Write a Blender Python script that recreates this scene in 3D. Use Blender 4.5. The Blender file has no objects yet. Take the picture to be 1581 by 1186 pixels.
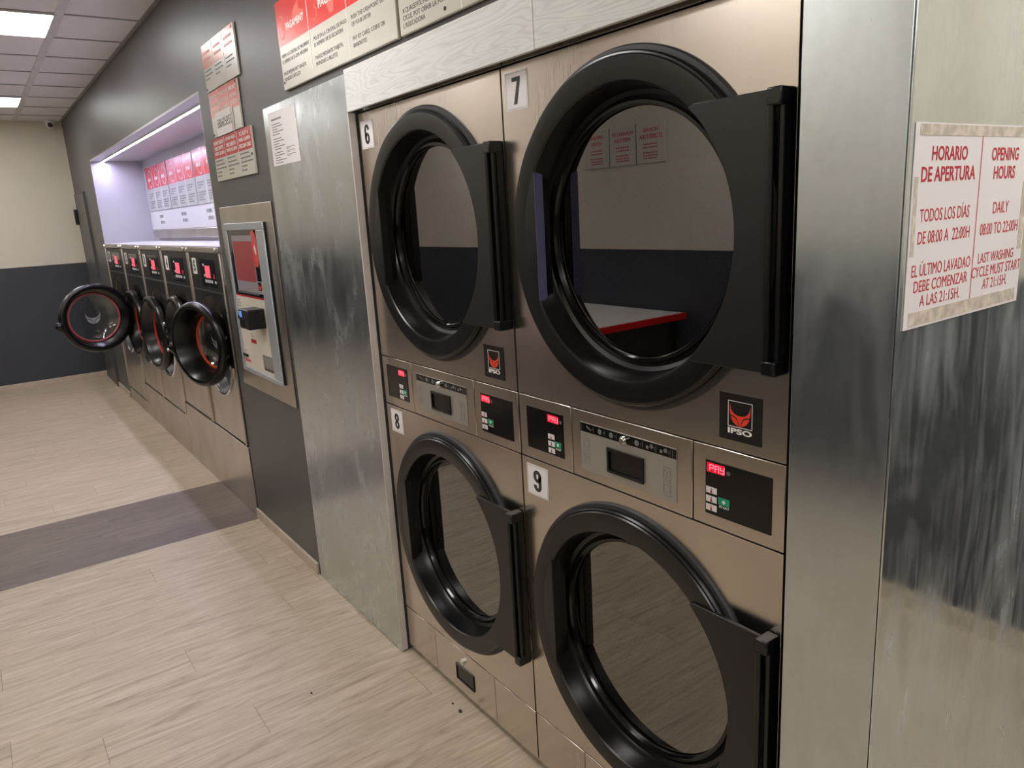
import bpy, bmesh, math, random
from mathutils import Matrix, Vector
random.seed(7)
S = bpy.context.scene
COL = S.collection
PI = math.pi

# ------------------------------------------------------------------ camera
YAW, PITCH, ROLL = [math.radians(a) for a in (54.68015, 13.29578, -3.29615)]
cy_, sy_ = math.cos(YAW), math.sin(YAW)
fw = Vector((-sy_*math.cos(PITCH), cy_*math.cos(PITCH), -math.sin(PITCH)))
r0 = Vector((cy_, sy_, 0)); u0 = r0.cross(fw)
rt = math.cos(ROLL)*r0 + math.sin(ROLL)*u0
up = rt.cross(fw)
cd = bpy.data.cameras.new('camera'); cam = bpy.data.objects.new('camera', cd); COL.objects.link(cam)
cam.matrix_world = Matrix(((rt.x, up.x, -fw.x, 2.2985), (rt.y, up.y, -fw.y, -1.08536), (rt.z, up.z, -fw.z, 1.603), (0, 0, 0, 1)))
cd.sensor_fit = 'HORIZONTAL'; cd.sensor_width = 36.0; cd.lens = 36.0*1142.289/1581.0
cd.clip_start = .02
S.camera = cam

# ------------------------------------------------------------------ light and exposure
w = bpy.data.worlds.new('world'); S.world = w; w.use_nodes = True
w.node_tree.nodes['Background'].inputs[0].default_value = (.5, .52, .55, 1)
w.node_tree.nodes['Background'].inputs[1].default_value = .15
PANEL_STRENGTH = 9.5
LED_STRENGTH = 80.0
S.view_settings.view_transform = 'Standard'
try: S.view_settings.look = 'None'
except Exception: pass
S.view_settings.gamma = 1.0
S.view_settings.use_curve_mapping = False
S.view_settings.exposure = .75

# ------------------------------------------------------------------ materials
def lin(c):
    return tuple(((v/255)/12.92 if v/255 <= .04045 else ((v/255+.055)/1.055)**2.4) for v in c) + (1,)
class NT:
    def __init__(s, name):
        s.m = bpy.data.materials.new(name); s.m.use_nodes = True
        s.t = s.m.node_tree; s.b = s.t.nodes['Principled BSDF']; s.out = s.t.nodes['Material Output']
    def n(s, typ, **k):
        nd = s.t.nodes.new(typ)
        for a, v in k.items(): setattr(nd, a, v)
        return nd
    def l(s, a, b): s.t.links.new(a, b)
    def val(s, x, sock):
        if isinstance(x, (int, float)): sock.default_value = x
        elif isinstance(x, tuple): sock.default_value = x
        else: s.l(x, sock)
    def math(s, op, a, b=0.0, c=0.0):
        nd = s.n('ShaderNodeMath', operation=op)
        s.val(a, nd.inputs[0]); s.val(b, nd.inputs[1]); s.val(c, nd.inputs[2])
        return nd.outputs[0]
    def coord(s, scale=(1, 1, 1), rot=(0, 0, 0), loc=(0, 0, 0)):
        tc = s.n('ShaderNodeTexCoord'); mp = s.n('ShaderNodeMapping')
        mp.inputs['Scale'].default_value = scale; mp.inputs['Rotation'].default_value = rot; mp.inputs['Location'].default_value = loc
        s.l(tc.outputs['Object'], mp.inputs[0]); return mp.outputs[0]
    def noise(s, vec, scale=5., detail=4., rough=.5, dist=0.):
        nd = s.n('ShaderNodeTexNoise'); s.l(vec, nd.inputs['Vector'])
        nd.inputs['Scale'].default_value = scale; nd.inputs['Detail'].default_value = detail
        nd.inputs['Roughness'].default_value = rough; nd.inputs['Distortion'].default_value = dist
        return nd.outputs[0]
    def ramp(s, fac, stops):
        nd = s.n('ShaderNodeValToRGB'); s.l(fac, nd.inputs[0]); e = nd.color_ramp.elements
        while len(e) < len(stops): e.new(.5)
        for i, (p, c) in enumerate(stops): e[i].position = p; e[i].color = c
        return nd.outputs[0]
    def mix(s, fac, a, b, blend='MIX'):
        nd = s.n('ShaderNodeMix', data_type='RGBA', blend_type=blend)
        s.val(fac, nd.inputs[0]); s.val(a, nd.inputs[6]); s.val(b, nd.inputs[7]); return nd.outputs[2]
    def maprange(s, v, a, b, c, d):
        nd = s.n('ShaderNodeMapRange'); s.l(v, nd.inputs[0])
        for i, x in enumerate((a, b, c, d)): nd.inputs[i+1].default_value = x
        return nd.outputs[0]
    def bump(s, h, strength=.1, dist=.01):
        nd = s.n('ShaderNodeBump'); nd.inputs['Strength'].default_value = strength; nd.inputs['Distance'].default_value = dist
        s.l(h, nd.inputs['Height']); s.l(nd.outputs[0], s.b.inputs['Normal'])
    def set(s, **k):
        for a, v in k.items(): s.val(v, s.b.inputs[a.replace('_', ' ')])
        return s
def g(v): return (v, v, v, 1)
def plain(name, rgb, rough=.5, metal=0., spec=.5, var=.06, scale=6., coat=0.):
    t = NT(name); c = lin(rgb)
    n = t.noise(t.coord(), scale, 3)
    d = tuple(x*(1-var) for x in c[:3]) + (1,); h = tuple(min(1, x*(1+var)) for x in c[:3]) + (1,)
    t.l(t.ramp(n, [(.35, d), (.65, h)]), t.b.inputs['Base Color'])
    t.set(Roughness=rough, Metallic=metal, Specular_IOR_Level=spec, Coat_Weight=coat)
    return t.m
def emis(name, rgb, strength):
    t = NT(name); c = lin(rgb)
    t.set(Base_Color=c, Emission_Color=c, Emission_Strength=strength, Roughness=.4)
    return t.m

def steel(name, base, rough, brush=(420, 420, 2.5), stain=.12, aniso=0., rvar=.06):
    t = NT(name)
    br = t.noise(t.coord(brush), 1., 2, .6)
    st = t.noise(t.coord((1.3, 1.3, 1.)), 2.6, 4, .5, .3)
    sp = t.noise(t.coord((2, 2, 1.2), loc=(3, 5, 1)), 9., 5, .6)
    c1 = tuple(x*(1-stain) for x in base) + (1,); c2 = tuple(min(1, x*(1+stain*.5)) for x in base) + (1,)
    col = t.ramp(st, [(.3, c1), (.62, c2)])
    spots = t.ramp(sp, [(.64, g(1)), (.82, tuple(.86 for _ in range(3)) + (1,))])
    col = t.mix(1., col, spots, 'MULTIPLY')
    col = t.mix(.03, col, t.ramp(br, [(.3, g(.25)), (.7, g(1))]), 'MULTIPLY')
    t.l(col, t.b.inputs['Base Color'])
    rr = t.math('ADD', t.maprange(br, .3, .7, -rvar*.12, rvar*.12), t.maprange(st, .3, .7, rough+rvar*.5, rough-rvar*.3))
    t.set(Metallic=1., Roughness=rr, Anisotropic=aniso)
    return t.m
def galv(name, base, rough, smear=.5, smear_lo=.5, blotch=7.):
    t = NT(name)
    v = t.coord((1, 1, .55), rot=(.5, .35, 0))
    a = t.noise(v, 6., 5, .55, 1.2)
    b = t.noise(t.coord((3., 3., .35), rot=(.28, .28, 0)), 6., 6, .6, 2.)
    big = t.noise(t.coord(loc=(2, 1, 4)), 2.2, 3, .5)
    fl = t.n('ShaderNodeTexVoronoi'); t.l(t.coord((1, 1, 1)), fl.inputs['Vector']); fl.inputs['Scale'].default_value = 90.
    flake = t.n('ShaderNodeSeparateColor'); t.l(fl.outputs['Color'], flake.inputs[0])
    k = t.math('MULTIPLY', t.math('ADD', t.math('MULTIPLY', a, .5), t.math('MULTIPLY', b, .5)), t.maprange(big, .3, .7, .8, 1.15))
    sm = t.maprange(k, smear_lo-.04, smear_lo+.28, 0., smear)
    col = t.mix(t.maprange(a, .3, .7, 0., 1.), tuple(x*.88 for x in base)+(1,), tuple(min(1, x*1.06) for x in base)+(1,))
    col = t.mix(t.math('MULTIPLY', flake.outputs[0], .12), col, g(.45))
    col = t.mix(sm, col, (.58, .66, .69, 1))
    t.l(col, t.b.inputs['Base Color'])
    t.l(t.math('SUBTRACT', .97, t.math('MULTIPLY', sm, .55)), t.b.inputs['Metallic'])
    t.l(t.math('ADD', t.maprange(a, .3, .7, rough-.03, rough+.05), t.math('MULTIPLY', sm, .3)), t.b.inputs['Roughness'])
    t.bump(big, .014, .01)
    return t.m

M = {}
M['steel'] = steel('brushed_steel', (.64, .585, .525), .25)
M['steel_washer'] = steel('washer_steel', (.58, .54, .49), .30, stain=.14)
M['steel_plate'] = steel('kiosk_plate_steel', (.50, .465, .41), .30, stain=.16)
M['galv_left'] = galv('galvanised_left', (.56, .60, .61), .22, .32, .47)
M['galv_strip'] = galv('galvanised_strip', (.65, .71, .75), .20, .16, .5)
M['galv_side'] = galv('galvanised_side', (.74, .78, .77), .085, .72, .44)
M['chrome'] = plain('chrome', (225, 225, 222), .12, 1., var=.02)
M['black'] = plain('black_plastic', (14, 14, 15), .27, 0., .5, .08, 3.)
M['black_satin'] = plain('black_satin', (21, 21, 21), .38, 0., .5, .08, 3.)
M['flange'] = plain('flange_rubber', (52, 52, 54), .5, 0., .4)
M['black_gloss'] = plain('black_gloss', (10, 10, 11), .12, 0., .5)
M['void'] = plain('dark_gap', (8, 8, 8), .8)
M['white_edge'] = plain('white_edge', (222, 214, 210), .6)
M['film'] = plain('blue_film', (88, 87, 122), .45)
M['wall_dark'] = None
def wallpaint(name, top, bottom, split, rough):
    t = NT(name)
    n = t.noise(t.coord(), 3., 5, .55)
    f = t.noise(t.coord(), 160., 2)
    if split is None:
        c = lin(top); col = t.ramp(n, [(.3, tuple(x*.94 for x in c[:3])+(1,)), (.7, tuple(x*1.05 for x in c[:3])+(1,))])
    else:
        tc = t.n('ShaderNodeTexCoord'); sx = t.n('ShaderNodeSeparateXYZ'); t.l(tc.outputs['Object'], sx.inputs[0])
        fac = t.math('GREATER_THAN', sx.outputs[2], split)
        col = t.mix(fac, lin(bottom), lin(top))
        col = t.mix(.08, col, t.ramp(n, [(.3, g(.4)), (.7, g(1))]), 'MULTIPLY')
    t.l(col, t.b.inputs['Base Color']); t.set(Roughness=rough, Specular_IOR_Level=.5)
    t.bump(f, .05, .002)
    return t.m
M['wall_dark'] = wallpaint('anthracite_paint', (82, 81, 80), None, None, .42)
M['wall_two'] = wallpaint('two_tone_paint', (212, 205, 189), (58, 62, 68), 1.292, .5)
M['ceil'] = plain('ceiling_tile', (236, 231, 230), .85, var=.03, scale=2.)
M['tbar'] = plain('ceiling_tbar', (212, 209, 206), .5)
M['tbar_dark'] = plain('ceiling_tee', (150, 148, 148), .6)
M['alcove'] = plain('alcove_white', (180, 178, 184), .4, var=.01)
M['base'] = plain('baseboard_wood', (192, 178, 160), .45, scale=14.)
M['panel_light'] = emis('light_diffuser', (253, 250, 248), PANEL_STRENGTH)
M['led'] = emis('led_light', (222, 219, 255), LED_STRENGTH)
M['white'] = plain('white_plastic', (232, 231, 228), .4, var=.02)
M['paper'] = plain('paper', (238, 234, 234), .5, var=.015)
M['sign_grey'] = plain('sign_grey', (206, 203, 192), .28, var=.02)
M['sign_red'] = plain('sign_red', (222, 60, 52), .28, var=.03)
M['sign_red_deep'] = plain('sign_red_deep', (196, 44, 56), .22, var=.03)
M['sign_edge'] = plain('sign_edge', (225, 222, 212), .5)
M['ink'] = plain('ink', (52, 52, 52), .6)
M['ink_grey'] = plain('ink_grey', (112, 112, 110), .6)
M['ink_red'] = plain('ink_red', (190, 46, 62), .6)
M['text_white'] = plain('text_white', (240, 236, 230), .5)
M['text_pink'] = plain('text_pink', (238, 118, 104), .5)
M['logo_red'] = plain('logo_red', (232, 66, 44), .45)
M['panel_grey'] = plain('panel_grey', (176, 172, 164), .35, .55, var=.03)
M['button_white'] = plain('button_white', (226, 222, 222), .4)
M['button_green'] = plain('button_green', (28, 150, 112), .4)
M['display_red'] = emis('display_red', (205, 18, 44), .40)
M['display_lit'] = emis('display_segments', (255, 120, 140), .75)
M['washer_display'] = emis('washer_display', (245, 86, 104), .5)
M['gasket_red'] = plain('gasket_red', (206, 62, 56), .45)
M['gasket_orange'] = plain('gasket_orange', (224, 84, 40), .45)
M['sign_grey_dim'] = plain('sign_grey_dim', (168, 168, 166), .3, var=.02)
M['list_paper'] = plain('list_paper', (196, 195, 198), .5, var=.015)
M['gasket_pink'] = plain('gasket_pink', (196, 96, 96), .45)
M['kiosk_silver'] = plain('kiosk_silver', (176, 181, 186), .38, .35, var=.02)
M['kiosk_white'] = plain('kiosk_white', (222, 214, 200), .45, var=.02)
M['screen'] = emis('kiosk_screen', (128, 118, 122), .14)
M['screen_red'] = emis('kiosk_screen_red', (132, 48, 52), .2)
M['blue_lcd'] = emis('blue_lcd', (92, 130, 205), .45)
M['table_white'] = plain('table_white', (214, 212, 208), .35)
M['table_red'] = plain('table_red', (196, 30, 26), .4)
M['tape'] = plain('old_tape', (206, 196, 182), .6, var=.2, scale=60.)
M['grey_metal'] = plain('grey_metal', (150, 150, 150), .35, .8)
M['fox_grey'] = plain('fox_grey', (140, 140, 138), .4)

# glass
def glassmat(name, refl, tint, rough=.0):
    t = NT(name)
    tr = t.n('ShaderNodeBsdfTransparent'); tr.inputs[0].default_value = g(tint)
    gl = t.n('ShaderNodeBsdfGlossy'); gl.inputs['Roughness'].default_value = rough; gl.inputs['Color'].default_value = (1, .98, .95, 1)
    lw = t.n('ShaderNodeLayerWeight'); lw.inputs[0].default_value = .25
    f = t.math('ADD', t.math('MULTIPLY', lw.outputs['Fresnel'], .8), refl)
    mx = t.n('ShaderNodeMixShader'); t.l(f, mx.inputs[0]); t.l(tr.outputs[0], mx.inputs[1]); t.l(gl.outputs[0], mx.inputs[2])
    t.l(mx.outputs[0], t.out.inputs[0]); t.t.nodes.remove(t.b)
    return t.m
M['glass'] = glassmat('dryer_glass', .20, .045)
M['glass_clear'] = glassmat('washer_glass', .05, .85)

def drum():
    t = NT('perforated_drum')
    tc = t.n('ShaderNodeTexCoord'); sx = t.n('ShaderNodeSeparateXYZ'); t.l(tc.outputs['UV'], sx.inputs[0])
    p = .016
    U = t.math('DIVIDE', sx.outputs[0], p); V = t.math('DIVIDE', sx.outputs[1], p*.866)
    row = t.math('FLOOR', V)
    U2 = t.math('ADD', U, t.math('MULTIPLY', t.math('MODULO', row, 2.), .5))
    du = t.math('SUBTRACT', t.math('FRACT', U2), .5); dv = t.math('SUBTRACT', t.math('FRACT', V), .5)
    d = t.math('SQRT', t.math('ADD', t.math('MULTIPLY', du, du), t.math('MULTIPLY', dv, dv)))
    hole = t.math('LESS_THAN', d, .33)
    t.l(t.mix(hole, (.22, .205, .18, 1), g(.006)), t.b.inputs['Base Color'])
    t.l(t.math('SUBTRACT', 1., hole), t.b.inputs['Metallic'])
    t.l(t.math('ADD', .28, t.math('MULTIPLY', hole, .6)), t.b.inputs['Roughness'])
    return t.m
M['drum'] = drum()

def floor_mat():
    t = NT('plank_floor')
    tc = t.n('ShaderNodeTexCoord'); sx = t.n('ShaderNodeSeparateXYZ'); t.l(tc.outputs['Object'], sx.inputs[0])
    X, Y = sx.outputs[0], sx.outputs[1]
    band = t.math('MULTIPLY', t.math('GREATER_THAN', X, -2.50), t.math('LESS_THAN', X, -1.70))
    def planks(x0, width, length, seed):
        u = t.math('DIVIDE', t.math('SUBTRACT', X, x0), width); row = t.math('FLOOR', u)
        wn = t.n('ShaderNodeTexWhiteNoise', noise_dimensions='1D'); t.l(t.math('ADD', row, seed), wn.inputs['W'])
        v = t.math('ADD', t.math('DIVIDE', Y, length), t.math('MULTIPLY', wn.outputs['Value'], 7.))
        cid = t.math('ADD', t.math('MULTIPLY', row, 13.7), t.math('FLOOR', v))
        wc = t.n('ShaderNodeTexWhiteNoise', noise_dimensions='1D'); t.l(cid, wc.inputs['W'])
        fu = t.math('FRACT', u); fv = t.math('FRACT', v)
        eu = t.math('MULTIPLY', t.math('MINIMUM', fu, t.math('SUBTRACT', 1., fu)), width)
        ev = t.math('MULTIPLY', t.math('MINIMUM', fv, t.math('SUBTRACT', 1., fv)), length)
        seam = t.math('MAXIMUM', t.math('MULTIPLY', t.math('LESS_THAN', eu, .0007), .35), t.math('LESS_THAN', ev, .0011))
        return wc.outputs['Value'], seam
    r1, s1 = planks(-.585, .174, 1.22, 3.)
    r2, s2 = planks(-1.70, .2, 1.22, 11.)
    off = t.n('ShaderNodeCombineXYZ'); t.l(t.math('MULTIPLY', r1, 9.), off.inputs[0]); t.l(t.math('MULTIPLY', r1, 23.), off.inputs[1])
    va = t.n('ShaderNodeVectorMath', operation='ADD'); t.l(tc.outputs['Object'], va.inputs[0]); t.l(off.outputs[0], va.inputs[1])
    mp = t.n('ShaderNodeMapping'); mp.inputs['Scale'].default_value = (24, 2.4, 1); t.l(va.outputs[0], mp.inputs[0])
    mp2 = t.n('ShaderNodeMapping'); mp2.inputs['Scale'].default_value = (130, 9, 1); t.l(va.outputs[0], mp2.inputs[0])
    mp3 = t.n('ShaderNodeMapping'); mp3.inputs['Scale'].default_value = (5, 1.2, 1); t.l(va.outputs[0], mp3.inputs[0])
    gr = t.noise(mp.outputs[0], 1., 7, .68, 1.9)
    fine = t.noise(mp2.outputs[0], 1., 3, .6, .3)
    blot = t.noise(mp3.outputs[0], 1.4, 4, .55, .8)
    lc = t.ramp(gr, [(.25, lin((148, 133, 112))), (.45, lin((188, 172, 149))), (.7, lin((212, 198, 177)))])
    dc = t.ramp(gr, [(.25, lin((88, 76, 68))), (.45, lin((118, 104, 94))), (.7, lin((140, 126, 115)))])
    lc = t.mix(t.maprange(r1, 0., 1., 0., .16), lc, lin((168, 152, 130)))
    dc = t.mix(t.maprange(r2, 0., 1., 0., .5), dc, lin((92, 80, 74)))
    col = t.mix(band, lc, dc)
    col = t.mix(.16, col, t.ramp(fine, [(.3, g(.25)), (.6, g(1))]), 'MULTIPLY')
    col = t.mix(.16, col, t.ramp(blot, [(.3, g(.45)), (.6, g(1))]), 'MULTIPLY')
    kn = t.noise(mp3.outputs[0], 3.3, 3, .5, 2.)
    col = t.mix(t.maprange(kn, .70, .80, 0., .35), col, lin((130, 112, 92)))
    seam = t.math('ADD', t.math('MULTIPLY', band, s2), t.math('MULTIPLY', t.math('SUBTRACT', 1., band), s1))
    col = t.mix(t.math('MULTIPLY', seam, .62), col, lin((96, 84, 72)))
    t.l(col, t.b.inputs['Base Color'])
    t.l(t.maprange(fine, .3, .7, .36, .52), t.b.inputs['Roughness'])
    t.bump(t.math('SUBTRACT', t.math('ADD', fine, gr), seam), .05, .002)
    return t.m
M['floor'] = floor_mat()
def white_wood():
    t = NT('whitewashed_wood')
    n = t.noise(t.coord((.9, 1, 6)), 1.6, 2, .45, .6)
    wv = t.math('FRACT', t.math('MULTIPLY', n, 34.))
    line = t.maprange(t.math('ABSOLUTE', t.math('SUBTRACT', wv, .5)), 0., .28, 1., 0.)
    fine = t.noise(t.coord((8, 8, 220)), 1., 3)
    col = t.mix(t.math('MULTIPLY', line, .26), lin((232, 233, 230)), lin((176, 178, 178)))
    col = t.mix(.12, col, t.ramp(fine, [(.3, g(.5)), (.6, g(1))]), 'MULTIPLY')
    t.l(col, t.b.inputs['Base Color']); t.set(Roughness=.55)
    t.bump(t.math('SUBTRACT', fine, line), .12, .002)
    return t.m
M['white_wood'] = white_wood()

# ------------------------------------------------------------------ mesh building
_tc = {}
def text_mesh(body, bold):
    k = (body, bold)
    if k not in _tc:
        c = bpy.data.curves.new('t', 'FONT'); c.body = body; c.size = 1.; c.resolution_u = 3; c.offset = bold
        c.space_line = 1.
        o = bpy.data.objects.new('t', c); COL.objects.link(o)
        dg = bpy.context.evaluated_depsgraph_get(); dg.update()
        me = bpy.data.meshes.new_from_object(o.evaluated_get(dg))
        bpy.data.objects.remove(o); bpy.data.curves.remove(c)
        xs = [v.co.x for v in me.vertices] or [0]; ys = [v.co.y for v in me.vertices] or [0]
        _tc[k] = (me, min(xs), max(xs), min(ys), max(ys))
    return _tc[k]
class MB:
    def __init__(s): s.bm = bmesh.new()
    def box(s, x0, x1, y0, y1, z0, z1, rot=None):
        r = bmesh.ops.create_cube(s.bm, size=1)
        mat = Matrix.Translation(((x0+x1)/2, (y0+y1)/2, (z0+z1)/2))
        if rot is not None: mat = mat @ rot
        mat = mat @ Matrix.Diagonal((abs(x1-x0), abs(y1-y0), abs(z1-z0), 1))
        bmesh.ops.transform(s.bm, matrix=mat, verts=r['verts']); return s
    def prism(s, pts, y0, y1):                      # polygon in x,z extruded along y
        a = [s.bm.verts.new((x, y0, z)) for x, z in pts]; b = [s.bm.verts.new((x, y1, z)) for x, z in pts]
        n = len(pts); s.bm.faces.new(a); s.bm.faces.new(b[::-1])
        for i in range(n): s.bm.faces.new((a[i], b[i], b[(i+1) % n], a[(i+1) % n]))
        return s
    def lathe(s, prof, cx=0, cz=0, n=96, a0=0., a1=2*PI, close=False):   # prof: (r, y) about an axis along y
        full = abs(a1-a0-2*PI) < 1e-6; m = n if full else n+1
        rows = []
        for i in range(m):
            a = a0+(a1-a0)*i/n
            rows.append([s.bm.verts.new((cx+r*math.cos(a), y, cz+r*math.sin(a))) for r, y in prof])
        k = len(prof)
        for i in range(n):
            A, B = rows[i], rows[(i+1) % m]
            for j in range(k if close else k-1):
                s.bm.faces.new((A[j], A[(j+1) % k], B[(j+1) % k], B[j]))
        return s
    def cylx(s, p, q, r, n=20, r2=None):             # capped cylinder from p to q
        p, q = Vector(p), Vector(q); d = q-p
        res = bmesh.ops.create_cone(s.bm, cap_ends=True, segments=n, radius1=r, radius2=r if r2 is None else r2, depth=d.length)
        mt = Matrix.Translation((p+q)/2) @ d.to_track_quat('Z', 'Y').to_matrix().to_4x4()
        bmesh.ops.transform(s.bm, matrix=mt, verts=res['verts']); return s
    def sphere(s, c, r, sc=(1, 1, 1)):
        res = bmesh.ops.create_uvsphere(s.bm, u_segments=24, v_segments=16, radius=r)
        bmesh.ops.transform(s.bm, matrix=Matrix.Translation(c) @ Matrix.Diagonal((*sc, 1)), verts=res['verts']); return s
    def holed(s, x0, x1, z0, z1, cx, cz, R, y0, y1, n=128):   # plate with a round hole
        angs = [2*PI*i/n for i in range(n)]
        def edge(a):
            c, q = math.cos(a), math.sin(a); t = 1e9
            if c > 1e-9: t = min(t, (x1-cx)/c)
            if c < -1e-9: t = min(t, (x0-cx)/c)
            if q > 1e-9: t = min(t, (z1-cz)/q)
            if q < -1e-9: t = min(t, (z0-cz)/q)
            return cx+t*c, cz+t*q
        angs += [math.atan2(b-cz, a-cx) % (2*PI) for a in (x0, x1) for b in (z0, z1)]; angs.sort()
        n = len(angs); L = []
        for a in angs:
            ex, ez = edge(a); ix, iz = cx+R*math.cos(a), cz+R*math.sin(a)
            L.append([s.bm.verts.new(v) for v in ((ix, y0, iz), (ex, y0, ez), (ex, y1, ez), (ix, y1, iz))])
        for i in range(n):
            A, B = L[i], L[(i+1) % n]
            for j in range(4): s.bm.faces.new((A[j], A[(j+1) % 4], B[(j+1) % 4], B[j]))
        return s
    def text(s, body, frame, x0=None, x1=None, y0=None, y1=None, h=None, bold=0., align='L', w=1., thick=.0003):
        me, ax, bx, ay, by = text_mesh(body, bold)
        if h is not None: sy = h/.73; sx = sy*w
        else: sy = (y1-y0)/(by-ay); sx = (x1-x0)/(bx-ax) if x1 is not None else sy*w
        if x1 is not None and x0 is not None and h is not None: sx = (x1-x0)/(bx-ax)
        wd = (bx-ax)*sx
        if align == 'C': xo = x0-wd/2 if x1 is None else x0
        elif align == 'R': xo = x0-wd
        else: xo = x0
        if h is not None: yo = y0
        else: yo = y0-ay*sy
        k = len(s.bm.verts); kf = len(s.bm.faces)
        s.bm.from_mesh(me); s.bm.verts.ensure_lookup_table(); s.bm.faces.ensure_lookup_table()
        O, U, V, N = frame
        nv = s.bm.verts[k:]; nf = s.bm.faces[kf:]
        for v in nv:
            v.co = O+U*(xo+(v.co.x-ax)*sx)+V*(yo+v.co.y*sy)
        ex = bmesh.ops.extrude_face_region(s.bm, geom=list(nf))
        for e in ex['geom']:
            if isinstance(e, bmesh.types.BMVert): e.co += N*thick
        return s
    def quad3(s, frame, x0, x1, y0, y1, d0, d1):     # box in a frame
        O, U, V, N = frame
        P = [[O+U*x+V*y+N*d for x, y in ((x0, y0), (x1, y0), (x1, y1), (x0, y1))] for d in (d0, d1)]
        a = [s.bm.verts.new(p) for p in P[0]]; b = [s.bm.verts.new(p) for p in P[1]]
        s.bm.faces.new(a[::-1]); s.bm.faces.new(b)
        for i in range(4): s.bm.faces.new((a[i], a[(i+1) % 4], b[(i+1) % 4], b[i]))
        return s
    def poly3(s, frame, pts, d0, d1):
        O, U, V, N = frame
        a = [s.bm.verts.new(O+U*x+V*y+N*d0) for x, y in pts]; b = [s.bm.verts.new(O+U*x+V*y+N*d1) for x, y in pts]
        n = len(pts); s.bm.faces.new(a[::-1]); s.bm.faces.new(b)
        for i in range(n): s.bm.faces.new((a[i], a[(i+1) % n], b[(i+1) % n], b[i]))
        return s
    def xf(s, m):
        bmesh.ops.transform(s.bm, matrix=m, verts=s.bm.verts); return s
    def build(s, name, mat, parent=None, bevel=0., smooth=True, seg=2, angle=35, fix=True, label=None):
        if fix: bmesh.ops.recalc_face_normals(s.bm, faces=s.bm.faces)
        me = bpy.data.meshes.new(name); s.bm.to_mesh(me); s.bm.free()
        me.materials.append(mat)
        if smooth:
            me.shade_smooth(); me.set_sharp_from_angle(angle=math.radians(angle))
        o = bpy.data.objects.new(name, me); COL.objects.link(o)
        if parent is not None: o.parent = parent
        if bevel:
            b = o.modifiers.new('bevel', 'BEVEL'); b.width = bevel; b.segments = seg; b.limit_method = 'ANGLE'; b.angle_limit = math.radians(40)
        if label: o['label'] = label
        return o
def tag(o, label, cat, group=None):
    o['label'] = label; o['category'] = cat
    if group: o['group'] = group
    return o
def thing(name, label, cat, loc, group=None, rz=0.):
    o = bpy.data.objects.new(name, None); COL.objects.link(o); o.location = loc; o.rotation_euler = (0, 0, rz); o.empty_display_size = .05
    return tag(o, label, cat, group)
def struct(o): o['kind'] = 'structure'; return o
X3, Y3, Z3 = Vector((1, 0, 0)), Vector((0, 1, 0)), Vector((0, 0, 1))
def front(y=0., o=(0, 0)): return (Vector((o[0], y, o[1])), X3, Z3, -Y3)     # faces -y

WY = -.024                                            # face of the machine wall
XF, XN, YO, YB, ZC = -7.22, 5.2, -2.47, 1.64, 2.78    # far wall, near wall, opposite wall, back wall, ceiling
RX0, RX1, RZ0, RZ1, RY = -5.68, -1.738, 1.5, 2.242, .405  # washer alcove
XC = 1.7655                                           # corner of the machine wall

# ------------------------------------------------------------------ the setting
struct(MB().box(XF-.1, XN+.1, YO-.1, YB+.1, -.06, 0).build('floor', M['floor'], smooth=False))
struct(MB().box(XF-.1, XN+.1, YO-.1, YB+.1, ZC, ZC+.06).build('ceiling', M['ceil'], smooth=False))
struct(MB().box(XF-.1, XF, YO-.1, YB+.1, 0, ZC).build('wall_far', M['wall_two'], smooth=False))
struct(MB().box(XN, XN+.1, YO-.1, YB+.1, 0, ZC).build('wall_near', M['wall_two'], smooth=False))
struct(MB().box(XF, XN, YO-.1, YO, 0, ZC).build('wall_left', M['wall_two'], smooth=False))
struct(MB().box(XC-.3, XN, YB, YB+.1, 0, ZC).build('wall_back', M['wall_two'], smooth=False))
m = MB()
m.box(XF, RX0-.012, WY, .9, 0, ZC); m.box(RX0-.012, RX1+.012, WY, .9, RZ1+.012, ZC)
m.box(RX1+.012, -.010, WY, .9, 0, ZC); m.box(-.010, 1.6, WY, 1.0, 1.962, ZC)
m.box(1.6, XC, WY, YB, 0, ZC); m.box(XF, 1.6, .95, 1.0, 0, ZC)
struct(m.build('wall_right', M['wall_dark'], smooth=False))
m = MB()
m.box(RX0-.012, RX0, WY, RY, 1.3, RZ1); m.box(RX1, RX1+.012, WY, RY, 1.3, RZ1)
m.box(RX0-.012, RX1+.012, WY, RY+.01, RZ1, RZ1+.012); m.box(RX0-.012, RX1+.012, RY, RY+.012, 1.3, RZ1)
struct(m.build('wall_alcove', M['alcove'], smooth=False))
m = MB()
for y in (-.445, -1.05, -1.655, -2.26): m.box(XF, XN, y-.022, y+.022, ZC-.008, ZC+.001)
m.box(XF, XN, YO, YO+.025, ZC-.006, ZC); m.box(XF, XF+.02, YO, WY, ZC-.006, ZC)
struct(m.build('trim_1', M['tbar'], smooth=False))
m = MB()
x = 2.59
xs = []
while x > XF: xs.append(x); x -= .586
x = 3.176
while x < XN: xs.append(x); x += .586
for x in xs: m.box(x-.009, x+.009, YO, WY, ZC-.004, ZC+.001)
m.box(XF, XC, WY-.022, WY, ZC-.006, ZC)
struct(m.build('trim_2', M['tbar_dark'], smooth=False))
struct(MB().box(XF, XF+.014, YO, WY, 0, .062).build('baseboard_far', M['base'], bevel=.003))
struct(MB().box(RX1+.01, -.83, WY-.014, WY, 0, .055).build('baseboard_right', M['base'], bevel=.003))
struct(MB().box(-6.38, RX0-.03, WY-.014, WY, 0, .055).build('trim_3', M['base'], bevel=.003))
struct(MB().box(XC, XN, YB-.014, YB, 0, .075).build('baseboard_back', M['base'], bevel=.003))
struct(MB().box(XF, XN, YO, YO+.014, 0, .062).build('baseboard_left', M['base'], bevel=.003))
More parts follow.
